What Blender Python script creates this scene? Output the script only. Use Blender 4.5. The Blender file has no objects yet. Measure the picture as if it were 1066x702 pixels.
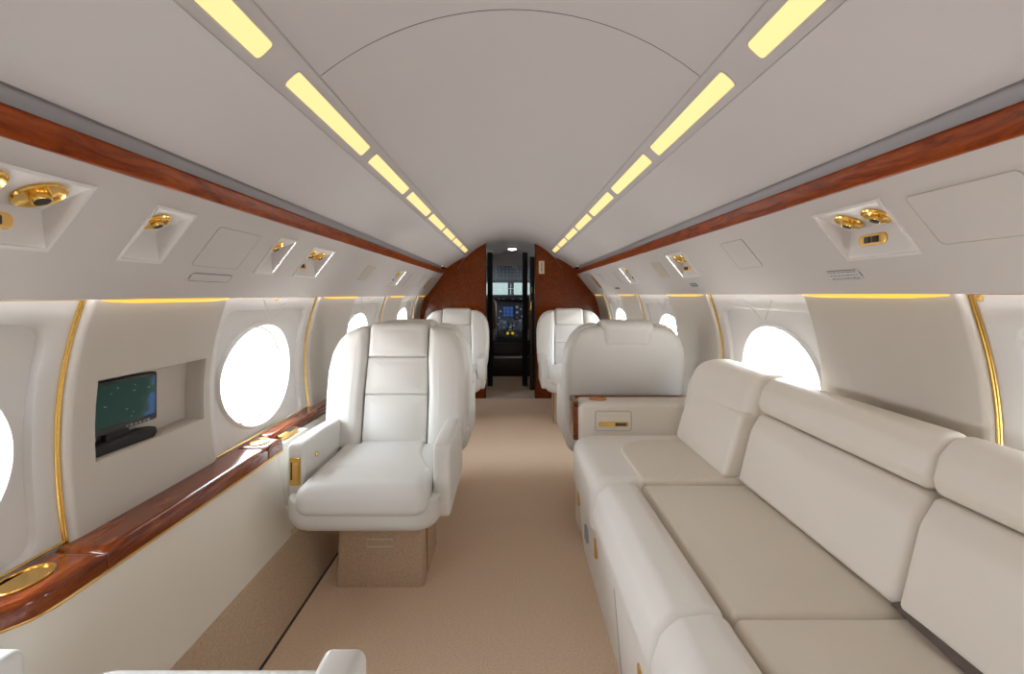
import bpy, bmesh, math, random
from mathutils import Vector, Matrix
random.seed(7)
C = bpy.context.scene.collection
SC = bpy.context.scene
PI = math.pi
EYE = 1.23; F = 533.0; CX = 531.0; HY = 307.0

# ------------------------------------------------------------------ materials
def mat(name, col, rough=.5, metal=0.0, coat=0.0, emit=None, estr=0.0, bump=0.0, bscale=200.0, var=0.0, vscale=8.0, spec=None, sheen=0.0):
    m = bpy.data.materials.new(name); m.use_nodes = True
    nt = m.node_tree; b = nt.nodes['Principled BSDF']
    b.inputs['Base Color'].default_value = (*col, 1)
    b.inputs['Roughness'].default_value = rough
    b.inputs['Metallic'].default_value = metal
    b.inputs['Coat Weight'].default_value = coat
    b.inputs['Coat Roughness'].default_value = .06
    if spec is not None: b.inputs['Specular IOR Level'].default_value = spec
    if sheen:
        b.inputs['Sheen Weight'].default_value = sheen; b.inputs['Sheen Tint'].default_value = (.86, .66, .5, 1)
    if emit:
        b.inputs['Emission Color'].default_value = (*emit, 1); b.inputs['Emission Strength'].default_value = estr
    tc = nt.nodes.new('ShaderNodeTexCoord')
    if bump:
        n = nt.nodes.new('ShaderNodeTexNoise'); n.inputs['Scale'].default_value = bscale; n.inputs['Detail'].default_value = 3
        nt.links.new(tc.outputs['Object'], n.inputs['Vector'])
        bp = nt.nodes.new('ShaderNodeBump'); bp.inputs['Strength'].default_value = bump; bp.inputs['Distance'].default_value = .004
        nt.links.new(n.outputs['Fac'], bp.inputs['Height']); nt.links.new(bp.outputs['Normal'], b.inputs['Normal'])
    if var:
        n2 = nt.nodes.new('ShaderNodeTexNoise'); n2.inputs['Scale'].default_value = vscale; n2.inputs['Detail'].default_value = 4
        nt.links.new(tc.outputs['Object'], n2.inputs['Vector'])
        cr = nt.nodes.new('ShaderNodeValToRGB')
        cr.color_ramp.elements[0].position = .3; cr.color_ramp.elements[1].position = .7
        cr.color_ramp.elements[0].color = (*[c * (1 - var) for c in col], 1)
        cr.color_ramp.elements[1].color = (*[min(1, c * (1 + var)) for c in col], 1)
        nt.links.new(n2.outputs['Fac'], cr.inputs['Fac']); nt.links.new(cr.outputs['Color'], b.inputs['Base Color'])
    return m

def wood(name, dark, mid, light, scale=(1, 1, 1), freq=9.0, rough=.22, dist=3.0, coat=.7):
    m = mat(name, mid, rough, coat=coat); nt = m.node_tree; b = nt.nodes['Principled BSDF']
    tc = nt.nodes.new('ShaderNodeTexCoord'); mp = nt.nodes.new('ShaderNodeMapping'); mp.inputs['Scale'].default_value = scale
    nt.links.new(tc.outputs['Object'], mp.inputs['Vector'])
    n = nt.nodes.new('ShaderNodeTexNoise'); n.inputs['Scale'].default_value = freq; n.inputs['Detail'].default_value = 8
    n.inputs['Roughness'].default_value = .68; n.inputs['Distortion'].default_value = dist
    nt.links.new(mp.outputs['Vector'], n.inputs['Vector'])
    cr = nt.nodes.new('ShaderNodeValToRGB'); e = cr.color_ramp.elements
    e[0].position = .33; e[0].color = (*dark, 1); e[1].position = .68; e[1].color = (*light, 1)
    k = e.new(.5); k.color = (*mid, 1)
    nt.links.new(n.outputs['Fac'], cr.inputs['Fac']); nt.links.new(cr.outputs['Color'], b.inputs['Base Color'])
    return m

M = {}
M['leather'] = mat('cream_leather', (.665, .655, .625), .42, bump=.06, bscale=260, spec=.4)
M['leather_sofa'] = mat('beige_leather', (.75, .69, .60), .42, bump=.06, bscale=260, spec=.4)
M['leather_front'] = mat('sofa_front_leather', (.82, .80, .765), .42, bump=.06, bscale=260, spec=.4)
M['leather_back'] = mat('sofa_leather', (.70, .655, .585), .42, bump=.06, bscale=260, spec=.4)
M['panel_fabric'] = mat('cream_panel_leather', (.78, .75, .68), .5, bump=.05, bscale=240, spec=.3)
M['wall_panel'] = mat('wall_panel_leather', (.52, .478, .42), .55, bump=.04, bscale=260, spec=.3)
M['plastic'] = mat('window_surround', (.60, .575, .55), .5, spec=.3)
M['ceiling'] = mat('headliner', (.505, .475, .468), .75, bump=.05, bscale=300, spec=.2)
M['valance'] = mat('overhead_leather', (.51, .475, .455), .6, bump=.04, bscale=300, spec=.25)
M['housing'] = mat('housing_plastic', (.60, .57, .55), .4, spec=.4)
M['cove'] = mat('cove_grey', (.44, .41, .41), .6)
M['seam'] = mat('dark_seam', (.08, .07, .06), .8)
M['stitch'] = mat('stitch_seam', (.40, .36, .30), .8)
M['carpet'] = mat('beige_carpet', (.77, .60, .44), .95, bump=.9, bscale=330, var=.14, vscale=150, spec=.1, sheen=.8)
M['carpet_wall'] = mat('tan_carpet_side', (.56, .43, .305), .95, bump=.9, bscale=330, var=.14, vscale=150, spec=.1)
M['gold'] = mat('polished_gold', (.86, .56, .16), .2, metal=1)
M['gold_satin'] = mat('satin_gold', (.78, .50, .17), .38, metal=1)
M['copper'] = mat('copper_bowl', (.62, .27, .08), .28, metal=1)
M['chrome'] = mat('brushed_metal', (.62, .62, .62), .3, metal=1)
M['black'] = mat('black_plastic', (.012, .012, .013), .35)
M['rubber'] = mat('black_matte', (.008, .008, .008), .7)
M['dark'] = mat('dark_brown_laminate', (.028, .014, .008), .3)
M['cockpit'] = mat('cockpit_grey', (.05, .056, .07), .5)
M['cockpit_lt'] = mat('cockpit_mid_grey', (.28, .32, .37), .5)
M['grey_lt'] = mat('vestibule_grey', (.62, .62, .63), .6)
M['plate'] = mat('placard_silver', (.50, .48, .46), .45)
M['plate_w'] = mat('placard_cream', (.72, .66, .56), .4)
M['ink'] = mat('placard_ink', (.10, .09, .08), .6)
M['green'] = mat('placard_green', (.10, .19, .16), .5)
M['tan'] = mat('tan_trim', (.30, .20, .11), .6)
M['sheep'] = mat('sheepskin', (.7, .68, .64), .9, bump=.6, bscale=120)
M['grille'] = mat('speaker_cloth', (.46, .41, .34), .8, bump=.4, bscale=600)
M['strap'] = mat('webbing', (.13, .10, .085), .8, bump=.4, bscale=500)
M['red'] = mat('red_knob', (.4, .03, .03), .4)
M['orange'] = mat('orange_knob', (.6, .2, .06), .4)
M['yellow_lamp'] = mat('amber_lamp', (.7, .5, .02), .4, emit=(1, .7, .02), estr=.5)
M['lamp'] = mat('warm_diffuser', (.35, .28, .12), .5, emit=(1.0, .81, .34), estr=.92)
M['wash'] = mat('amber_wash_lamp', (.35, .25, .06), .5, emit=(1.0, .56, .06), estr=1.1)
M['burl'] = wood('burl_veneer', (.085, .0125, .001), (.165, .028, .002), (.25, .052, .004), (1, 1, 1), 22, .12, 2.2, 0)
M['burl'].node_tree.nodes['Principled BSDF'].inputs['Specular IOR Level'].default_value = .3
M['mahog'] = wood('mahogany_veneer', (.075, .010, .001), (.165, .028, .003), (.28, .060, .007), (2.2, .35, 2.2), 9, .14, 2.0, .2)
M['mahog_x'] = wood('mahogany_trim', (.10, .014, .001), (.235, .040, .003), (.34, .075, .006), (2.6, .3, 2.6), 14, .3, 2.0, 0)
M['mahog_x'].node_tree.nodes['Principled BSDF'].inputs['Specular IOR Level'].default_value = .15

def glass(name='window_glass'):
    m = bpy.data.materials.new(name); m.use_nodes = True; nt = m.node_tree; nt.nodes.clear()
    o = nt.nodes.new('ShaderNodeOutputMaterial'); mx = nt.nodes.new('ShaderNodeMixShader')
    t = nt.nodes.new('ShaderNodeBsdfTransparent'); g = nt.nodes.new('ShaderNodeBsdfGlossy'); g.inputs['Roughness'].default_value = .02
    t.inputs['Color'].default_value = (.97, .985, 1, 1)
    mx.inputs[0].default_value = .05
    nt.links.new(t.outputs[0], mx.inputs[1]); nt.links.new(g.outputs[0], mx.inputs[2])
    nt.links.new(mx.outputs[0], o.inputs[0]); return m
M['glass'] = glass()
M['glass_tint'] = glass('tinted_windscreen'); M['glass_tint'].node_tree.nodes['Transparent BSDF'].inputs['Color'].default_value = (.19, .22, .22, 1)

def screen_mat():
    m = mat('map_screen', (.01, .01, .01), .25, spec=.15); nt = m.node_tree; b = nt.nodes['Principled BSDF']
    tc = nt.nodes.new('ShaderNodeTexCoord')
    n = nt.nodes.new('ShaderNodeTexNoise'); n.inputs['Scale'].default_value = 16; n.inputs['Detail'].default_value = 7
    nt.links.new(tc.outputs['Object'], n.inputs['Vector'])
    g = nt.nodes.new('ShaderNodeSeparateXYZ'); nt.links.new(tc.outputs['Object'], g.inputs[0])
    # sea lies towards one corner of the map: noise + a slope
    a = nt.nodes.new('ShaderNodeMath'); a.operation = 'MULTIPLY_ADD'; a.inputs[1].default_value = 3.2
    nt.links.new(g.outputs['Y'], a.inputs[0]); nt.links.new(n.outputs['Fac'], a.inputs[2])
    a2 = nt.nodes.new('ShaderNodeMath'); a2.operation = 'MULTIPLY_ADD'; a2.inputs[1].default_value = -1.6
    nt.links.new(g.outputs['Z'], a2.inputs[0]); nt.links.new(a.outputs[0], a2.inputs[2])
    cr = nt.nodes.new('ShaderNodeValToRGB'); e = cr.color_ramp.elements
    e[0].position = .42; e[0].color = (.012, .042, .032, 1); e[1].position = .63; e[1].color = (.04, .10, .24, 1)
    k = e.new(.58); k.color = (.03, .07, .06, 1); k2 = e.new(.605); k2.color = (.03, .10, .19, 1)
    nt.links.new(a2.outputs[0], cr.inputs['Fac'])
    nt.links.new(cr.outputs['Color'], b.inputs['Emission Color']); b.inputs['Emission Strength'].default_value = .75
    return m
M['screen'] = screen_mat()
M['dome'] = mat('dome_lens', (.8, .8, .8), .4, emit=(1, .95, .88), estr=32)
M['blue'] = mat('cockpit_display', (.01, .02, .05), .3, emit=(.05, .13, .42), estr=.55)
M['white_mark'] = mat('panel_marking', (.75, .77, .8), .5)

# ------------------------------------------------------------------ mesh helpers
class MB:
    def __init__(s): s.v = []; s.f = []
    def add(s, vs, fs):
        o = len(s.v); s.v += [tuple(v) for v in vs]; s.f += [tuple(i + o for i in f) for f in fs]; return s
    def build(s, name, m, parent=None, smooth=True, angle=40, loc=None):
        me = bpy.data.meshes.new(name); me.from_pydata(s.v, [], s.f); me.validate()
        bm = bmesh.new(); bm.from_mesh(me); bmesh.ops.remove_doubles(bm, verts=bm.verts, dist=1e-5)
        bmesh.ops.recalc_face_normals(bm, faces=bm.faces)
        if smooth:
            for f in bm.faces: f.smooth = True
            for e in bm.edges:
                if len(e.link_faces) == 2 and e.calc_face_angle(0) > math.radians(angle): e.smooth = False
        bm.to_mesh(me); bm.free()
        me.materials.append(m); o = bpy.data.objects.new(name, me); C.objects.link(o)
        if parent: o.parent = parent
        if loc: o.location = loc
        return o

def grid(pts, mb, skip=None):
    nu, nv = len(pts), len(pts[0]); vs = [p for r in pts for p in r]; fs = []
    for i in range(nu - 1):
        for j in range(nv - 1):
            if skip and skip(i, j): continue
            fs.append((i * nv + j, (i + 1) * nv + j, (i + 1) * nv + j + 1, i * nv + j + 1))
    return mb.add(vs, fs)

def rings(rs, mb, cap0=True, cap1=True):
    n = len(rs[0]); vs = [p for r in rs for p in r]; fs = []
    for i in range(len(rs) - 1):
        for j in range(n):
            k = (j + 1) % n
            fs.append((i * n + j, i * n + k, (i + 1) * n + k, (i + 1) * n + j))
    for which, r0 in ((cap0, 0), (cap1, len(rs) - 1)):
        if which:
            c = sum((Vector(p) for p in rs[r0]), Vector()) / n; vs.append(c); ci = len(vs) - 1
            for j in range(n): fs.append((r0 * n + j, r0 * n + (j + 1) % n, ci))
    return mb.add(vs, fs)

def rpoly(pts, rad=0.0, seg=5, maxlen=.04):
    """closed outline with rounded corners; pts (u,v) or (u,v,r)"""
    n = len(pts); out = []
    for i in range(n):
        p = Vector(pts[i][:2]); a = Vector(pts[i - 1][:2]); b = Vector(pts[(i + 1) % n][:2])
        r = pts[i][2] if len(pts[i]) > 2 else rad
        d1 = (a - p); d2 = (b - p); l1, l2 = d1.length, d2.length; d1.normalize(); d2.normalize()
        ang = math.acos(max(-1, min(1, d1.dot(d2))))
        if r <= 0 or ang > PI - .02: out.append(p); continue
        t = r / math.tan(ang / 2); t = min(t, l1 * .49, l2 * .49); rr = t * math.tan(ang / 2)
        s = p + d1 * t; e = p + d2 * t; c = p + (d1 + d2).normalized() * (rr / math.sin(ang / 2))
        a0 = math.atan2(s.y - c.y, s.x - c.x); a1 = math.atan2(e.y - c.y, e.x - c.x)
        da = (a1 - a0 + PI) % (2 * PI) - PI
        for k in range(seg + 1):
            q = a0 + da * k / seg; out.append(Vector((c.x + rr * math.cos(q), c.y + rr * math.sin(q))))
    res = []
    for i in range(len(out)):
        p, q = out[i], out[(i + 1) % len(out)]
        k = max(1, int((q - p).length / maxlen))
        for j in range(k): res.append(p + (q - p) * j / k)
    ar = sum(res[i].x * res[(i + 1) % len(res)].y - res[(i + 1) % len(res)].x * res[i].y for i in range(len(res)))
    return res if ar > 0 else res[::-1]

def smoothclosed(pts, n=6):
    """Catmull-Rom through closed pts"""
    out = []; N = len(pts); P = [Vector(p) for p in pts]
    for i in range(N):
        a, b, c, d = P[i - 1], P[i], P[(i + 1) % N], P[(i + 2) % N]
        for k in range(n):
            t = k / n
            out.append(.5 * ((2 * b) + (c - a) * t + (2 * a - 5 * b + 4 * c - d) * t * t + (3 * b - a - 3 * c + d) * t ** 3))
    ar = sum(out[i].x * out[(i + 1) % len(out)].y - out[(i + 1) % len(out)].x * out[i].y for i in range(len(out)))
    return out if ar > 0 else out[::-1]

def offset(o, d):
    n = len(o); r = []
    for i in range(n):
        e1 = o[i] - o[i - 1]; e2 = o[(i + 1) % n] - o[i]
        if e1.length < 1e-9: e1 = e2
        if e2.length < 1e-9: e2 = e1
        n1 = Vector((-e1.y, e1.x)).normalized(); n2 = Vector((-e2.y, e2.x)).normalized()
        m = n1 + n2
        if m.length < 1e-6: m = n1
        m.normalize(); k = 1 / max(.5, m.dot(n1))
        r.append(o[i] + m * d * k)
    if d <= 0: return r
    for _ in range(6):       # where the inset is wider than a corner's radius, gather the crossed points in the mitre
        flip = [(r[(i + 1) % n] - r[i]).dot(o[(i + 1) % n] - o[i]) < -1e-12 for i in range(n)]
        if not any(flip) or all(flip): break
        st = next(i for i in range(n) if not flip[i]); i = st + 1; done = True
        while i < st + n:
            if not flip[i % n]: i += 1; continue
            j = i
            while flip[j % n]: j += 1
            a, b = i % n, j % n
            d1 = o[a] - o[a - 1]; d2 = o[(b + 1) % n] - o[b]
            cr_ = d1.x * d2.y - d1.y * d2.x
            w_ = r[b] - r[a]
            q = r[a] + d1 * ((w_.x * d2.y - w_.y * d2.x) / cr_) if abs(cr_) > 1e-12 else (r[a] + r[b]) / 2
            for k_ in range(i, j + 1): r[k_ % n] = q.copy()
            i = j + 1
    return r

def pad(outline, d0, d1, r0, r1, mp, mb=None, puff=0.0, puff0=0.0, seg=5, inner=9, hole=None):
    """soft slab: outline (u,v) between depths d0 and d1 with rounded rims; mp(u,v,d) -> xyz"""
    mb = mb or MB(); rs = []
    sup0 = [] if puff0 else [.0025, .008]; sup1 = [] if puff else [.0025, .008]
    def inn(base, d, p, order):
        c = sum(base, Vector((0, 0))) / len(base)
        for k in order:
            s = k / inner
            hu = max(abs(q.x - c.x) for q in base) or 1; hv = max(abs(q.y - c.y) for q in base) or 1
            g = min(1, (1 - s) / .3); g = g * g * (3 - 2 * g) if p else 0
            rs.append([mp(*(c + (q - c) * s), d + p * g * max(0, 1 - ((q.x - c.x) * s / hu) ** 2) * max(0, 1 - ((q.y - c.y) * s / hv) ** 2)) for q in base])
    b0 = offset(outline, r0)
    lim = min(max(q.x for q in b0) - min(q.x for q in b0), max(q.y for q in b0) - min(q.y for q in b0)) * .3
    w0 = [w for w in sup0 if w < lim]; w1 = [w for w in sup1 if w < lim]
    inn(offset(outline, r0 + w0[-1]) if w0 else b0, d0, -puff0, [k + .02 for k in range(0, inner)])
    for w in w0[::-1]: rs.append([mp(*q, d0) for q in offset(outline, r0 + w)])
    for k in range(seg + 1):
        a = PI / 2 * k / seg
        o = offset(outline, r0 * (1 - math.sin(a))); rs.append([mp(*q, d0 + r0 * (1 - math.cos(a))) for q in o])
    for k in range(seg + 1):
        a = PI / 2 * k / seg
        o = offset(outline, r1 * (1 - math.cos(a))); rs.append([mp(*q, d1 - r1 * (1 - math.sin(a))) for q in o])
    b1 = offset(outline, r1)
    for w in w1: rs.append([mp(*q, d1) for q in offset(outline, r1 + w)])
    b1 = offset(outline, r1 + w1[-1]) if w1 else b1
    if hole:                 # (cu, cv, ru, rv, depth): an oval well let into the top
        cu, cv, ru, rv, dp = hole; el = []
        for q in b1:
            a = math.atan2((q.y - cv) / rv, (q.x - cu) / ru); el.append(Vector((cu + ru * math.cos(a), cv + rv * math.sin(a))))
        for f in (.5, 1): rs.append([mp(*(a + (b - a) * f), d1) for a, b in zip(b1, el)])
        rs.append([mp(*b, d1 - dp) for b in el]); return rings(rs, mb)
    inn(b1, d1, puff, [k + .02 for k in range(inner - 1, -1, -1)])
    return rings(rs, mb)

def XY(u, v, d): return (u, v, d)
def XZ(u, v, d): return (u, d, v)
def YZ(u, v, d): return (d, u, v)

def box(mb, x0, x1, y0, y1, z0, z1):
    return mb.add([(x0, y0, z0), (x1, y0, z0), (x1, y1, z0), (x0, y1, z0), (x0, y0, z1), (x1, y0, z1), (x1, y1, z1), (x0, y1, z1)],
                  [(0, 3, 2, 1), (4, 5, 6, 7), (0, 1, 5, 4), (1, 2, 6, 5), (2, 3, 7, 6), (3, 0, 4, 7)])

def rbox(mb, x0, x1, y0, y1, z0, z1, r=.005, seg=3):
    cr = max(r, .001)
    return pad(rpoly([(x0, y0), (x1, y0), (x1, y1), (x0, y1)], cr * 1.05, seg, .2), z0, z1, r, r, XY, mb, seg=seg, inner=2)

def tube(mb, path, r, n=8, closed=False):
    P = [Vector(p) for p in path]; rs = []; up = None
    for i, p in enumerate(P):
        a = P[i - 1] if (i or closed) else P[0]; b = P[(i + 1) % len(P)] if (i < len(P) - 1 or closed) else P[-1]
        t = (b - a).normalized()
        if up is None: up = Vector((0, 0, 1)) if abs(t.z) < .9 else Vector((1, 0, 0))
        s = t.cross(up).normalized(); up = s.cross(t).normalized()
        rr = r(i / (len(P) - 1)) if callable(r) else r
        rs.append([p + (s * math.cos(2 * PI * k / n) + up * math.sin(2 * PI * k / n)) * rr for k in range(n)])
    if closed: rs.append(rs[0]); return rings(rs, mb, False, False)
    return rings(rs, mb)

def lathe(mb, prof, frame, n=24, sx=1.0, sy=1.0):
    """prof [(r,h)], frame = 4x4 matrix"""
    rs = [[frame @ Vector((sx * r * math.cos(2 * PI * k / n), sy * r * math.sin(2 * PI * k / n), h)) for k in range(n)] for r, h in prof]
    return rings(rs, mb, True, True)

def frame_from(origin, xdir, ydir, zdir):
    m = Matrix.Identity(4)
    for i, d in enumerate((xdir, ydir, zdir)):
        d = Vector(d).normalized()
        for k in range(3): m[k][i] = d[k]
    for k in range(3): m[k][3] = origin[k]
    return m

# ------------------------------------------------------------------ object helpers
def tag(o, label, cat, group=None):
    o['label'] = label; o['category'] = cat
    if group: o['group'] = group
    return o
def empty(name, loc=(0, 0, 0), rz=0):
    o = bpy.data.objects.new(name, None); o.empty_display_size = .1; C.objects.link(o)
    o.location = loc; o.rotation_euler = (0, 0, rz); return o
def thing(name, label, cat, loc=(0, 0, 0), rz=0, group=None):
    return tag(empty(name, loc, rz), label, cat, group)
def struct(o): o['kind'] = 'structure'; return o
def copy_tree(o, parent=None):
    c = o.copy(); C.objects.link(c)
    if parent: c.parent = parent
    for ch in [x for x in C.objects if x.parent == o]: copy_tree(ch, c)
    return c

def interp(tab, x):
    if x <= tab[0][0]: return tab[0][1]
    for (a, b), (c, d) in zip(tab, tab[1:]):
        if x <= c: return b + (d - b) * (x - a) / (c - a)
    return tab[-1][1]
def crtab(tab, n=8):
    """smooth a table with Catmull-Rom"""
    out = []; N = len(tab)
    for i in range(N - 1):
        a = tab[max(i - 1, 0)]; b = tab[i]; c = tab[i + 1]; d = tab[min(i + 2, N - 1)]
        for k in range(n):
            t = k / n
            out.append(tuple(.5 * (2 * b[q] + (c[q] - a[q]) * t + (2 * a[q] - 5 * b[q] + 4 * c[q] - d[q]) * t * t + (3 * b[q] - a[q] - 3 * c[q] + d[q]) * t ** 3) for q in (0, 1)))
    out.append(tab[-1]); return out

YB = 6.07      # bulkhead
YA = -2.6      # aft end
WALLTAB = crtab([(-.05, .90), (.25, .985), (.45, 1.035), (.60, 1.068), (.75, 1.088), (.88, 1.094), (1.0, 1.086), (1.12, 1.062), (1.30, 1.005)])
def wx(z): return interp(WALLTAB, z)
VBOT = {-1: 1.2235, 1: 1.237}
VTOP = (.790, EYE + .248)
def lin(a, b, n): return [a + (b - a) * i / n for i in range(n + 1)]

# ------------------------------------------------------------------ floor
mb = MB(); grid([[(x, y, 0) for y in lin(YA, 7.75, 20)] for x in lin(-1.15, 1.15, 8)], mb)
fl = struct(mb.build('floor', M['carpet']))

# ------------------------------------------------------------------ ceiling
Rc = .711; zc = EYE - .041
def cz(x): return zc + math.sqrt(max(0, Rc * Rc - x * x))
x_in, x_out = .447, .514
prof_side = crtab([(.514, cz(.514)), (.575, EYE + .425), (.64, EYE + .392), (.70, EYE + .353), (.752, EYE + .316)], 5)
def groove(x, side):
    """small notch in the section at x"""
    z = cz(x); return [(x - .0015, z), (x - .0012, z + .005), (x + .0012, z + .005), (x + .0015, z)]
half = [(x, cz(x)) for x in lin(0, x_in - .004, 12)] + groove(x_in, 1) + [(x, cz(x)) for x in lin(x_in + .004, x_out - .004, 4)] + groove(x_out, 1) + prof_side[1:] \
    + [(.765, EYE + .322), (.80, EYE + .345)]
sec = [(-x, z) for x, z in reversed(half)] + half[1:]
mb = MB()
seams = [-1.6, 1.202, 4.6]
ys = [YA] + seams + [YB + .02]
def ceil_strip(pts, y0, y1): grid([[(x, y, z) for y in lin(y0, y1, 6)] for x, z in pts], mb)
cen = [p for p in sec if abs(p[0]) <= x_in - .0014]
for y0, y1 in zip(ys, ys[1:]): ceil_strip(cen, y0 + .0015, y1 - .0015)
lft = [p for p in sec if p[0] <= -(x_in - .0016)]; rgt = [p for p in sec if p[0] >= x_in - .0016]
ceil_strip(lft, YA, YB + .02); ceil_strip(rgt, YA, YB + .02)
struct(mb.build('ceiling', M['ceiling'], angle=50))
mb = MB(); grid([[(x, y, z + .006) for y in lin(YA, YB + .02, 4)] for x, z in [(x, cz(x)) for x in lin(-.45, .45, 16)]], mb)
struct(mb.build('ceiling_backing', M['seam'])).parent = bpy.data.objects['ceiling']

# cove step and wood trim on both sides, valances
trimno = [0]
def trim(mb, m, **k):
    trimno[0] += 1
    return struct(mb.build('trim_%d' % trimno[0], m, **k))
for s in (-1, 1):
    mb = MB()
    grid([[(s * x, y, z) for y in lin(YA, YB, 6)] for x, z in [(.80, EYE + .345), (.815, EYE + .325), (.815, EYE + .296), (.782, EYE + .292)]], mb)
    trim(mb, M['cove'])
    o = rpoly([(.764, EYE + .292, .006), (.784, EYE + .246, .006), (.815, EYE + .246), (.815, EYE + .294)], 0.001, 4, .05)
    mb = MB(); rings([[(s * u, y, v) for u, v in o] for y in lin(YA, YB, 10)], mb)
    trim(mb, M['mahog_x'])

# ------------------------------------------------------------------ overhead valance with notched service units
def vpt(s, y, t, n=0.0):
    """t along the slope (0 top..1 bottom), n outboard normal offset"""
    A = Vector((VTOP[0], VTOP[1])); B = Vector((.985, VBOT[s])); d = B - A; nn = Vector((-d.y, d.x)).normalized()
    p = A + d * t + nn * n; return Vector((s * p.x, y, p.y))
def ray_v(s, px, py):
    a = s * (px - CX) / F; b = (HY - py) / F
    xA, zA = VTOP[0], VTOP[1] - EYE; dx, dz = .985 - xA, VBOT[s] - EYE - zA
    t = (b * xA - a * zA) / (a * dz - b * dx); return (xA + dx * t) / a, t
def quad_v(s, q):
    """TL,TR,BR,BL pixels -> y0,y1,t0,t1"""
    r = [ray_v(s, *p) for p in q]; yy = sorted(p[0] for p in r); 
    return (yy[0] + yy[1]) / 2, (yy[2] + yy[3]) / 2, (r[0][1] + r[1][1]) / 2, (r[2][1] + r[3][1]) / 2
SL = {s: (Vector((.985, VBOT[s])) - Vector((VTOP[0], VTOP[1]))).length for s in (-1, 1)}

units = [  # side, quad, vents(frac along y), plate frac or None, label
    (-1, [(40, 181), (92.6, 195.6), (52.7, 257), (-30, 254)], (.42, .80), .62, 'widest overhead unit, two large gold vents, cut by the picture edge'),
    (-1, [(158, 214), (198, 224), (171, 272), (130, 270)], (.45,), None, 'overhead unit with one gold vent between the widest unit and the blank hatch'),
    (-1, [(288.5, 247), (306, 251), (287.5, 284), (268, 284)], (.45,), None, 'narrow overhead unit with one gold vent just forward of the blank hatch'),
    (-1, [(324.6, 257), (346, 262), (331, 288), (308, 287)], (.28, .72), .35, 'overhead unit with paired gold vents and switch plate, just forward of two single-vent units'),
    (-1, [(414, 281), (422.7, 283), (412, 297), (406, 296)], (.5,), .5, 'tiny far overhead unit beyond the tan grille on the monitor side'),
    (1, [(853, 225), (918, 207), (953, 262), (879, 270)], (.30, .72), .62, 'large overhead unit of two gold vents and switch plate above the sofa'),
    (1, [(695, 266), (712, 262), (725, 287), (709, 288.5)], (.3, .7), .75, 'overhead unit with gold vents above the rear-turned seat beyond the sofa'),
    (1, [(645, 279), (653, 278), (662, 294), (656, 295)], (.5,), .6, 'small far overhead unit above the seat by the burl bulkhead, sofa side'),
]
rects = {-1: [], 1: []}
UN = []
for s, q, vents, plate, lab in units:
    y0, y1, t0, t1 = quad_v(s, q)
    if q[0][0] == 40: y0 = .70
    UN.append((s, y0, y1, t0, t1, vents, plate, lab)); rects[s].append((y0, y1, t0, t1))
for s in (-1, 1):
    us = sorted(set([YA, YB] + [y for r in rects[s] for y in r[:2]] + [y for y in lin(YA, YB, 14)]))
    ts = sorted(set([0, 1] + [t for r in rects[s] for t in r[2:]]))
    def skip(i, j):
        yc = (us[i] + us[i + 1]) / 2; tc = (ts[j] + ts[j + 1]) / 2
        return any(a < yc < b and c < tc < d for a, b, c, d in rects[s])
    mb = MB(); grid([[vpt(s, y, t) for t in ts] for y in us], mb, skip)
    # rounded bottom lip turning outboard
    B = vpt(s, 0, 1)
    lip = [(B.x, B.z), (B.x + s * .002, B.z - .004), (B.x + s * .006, B.z - .0055), (B.x + s * .018, B.z - .004)]
    grid([[(x, y, z) for x, z in lip] for y in lin(YA, YB, 10)], mb)
    trim(mb, M['valance'], angle=60)

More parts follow.
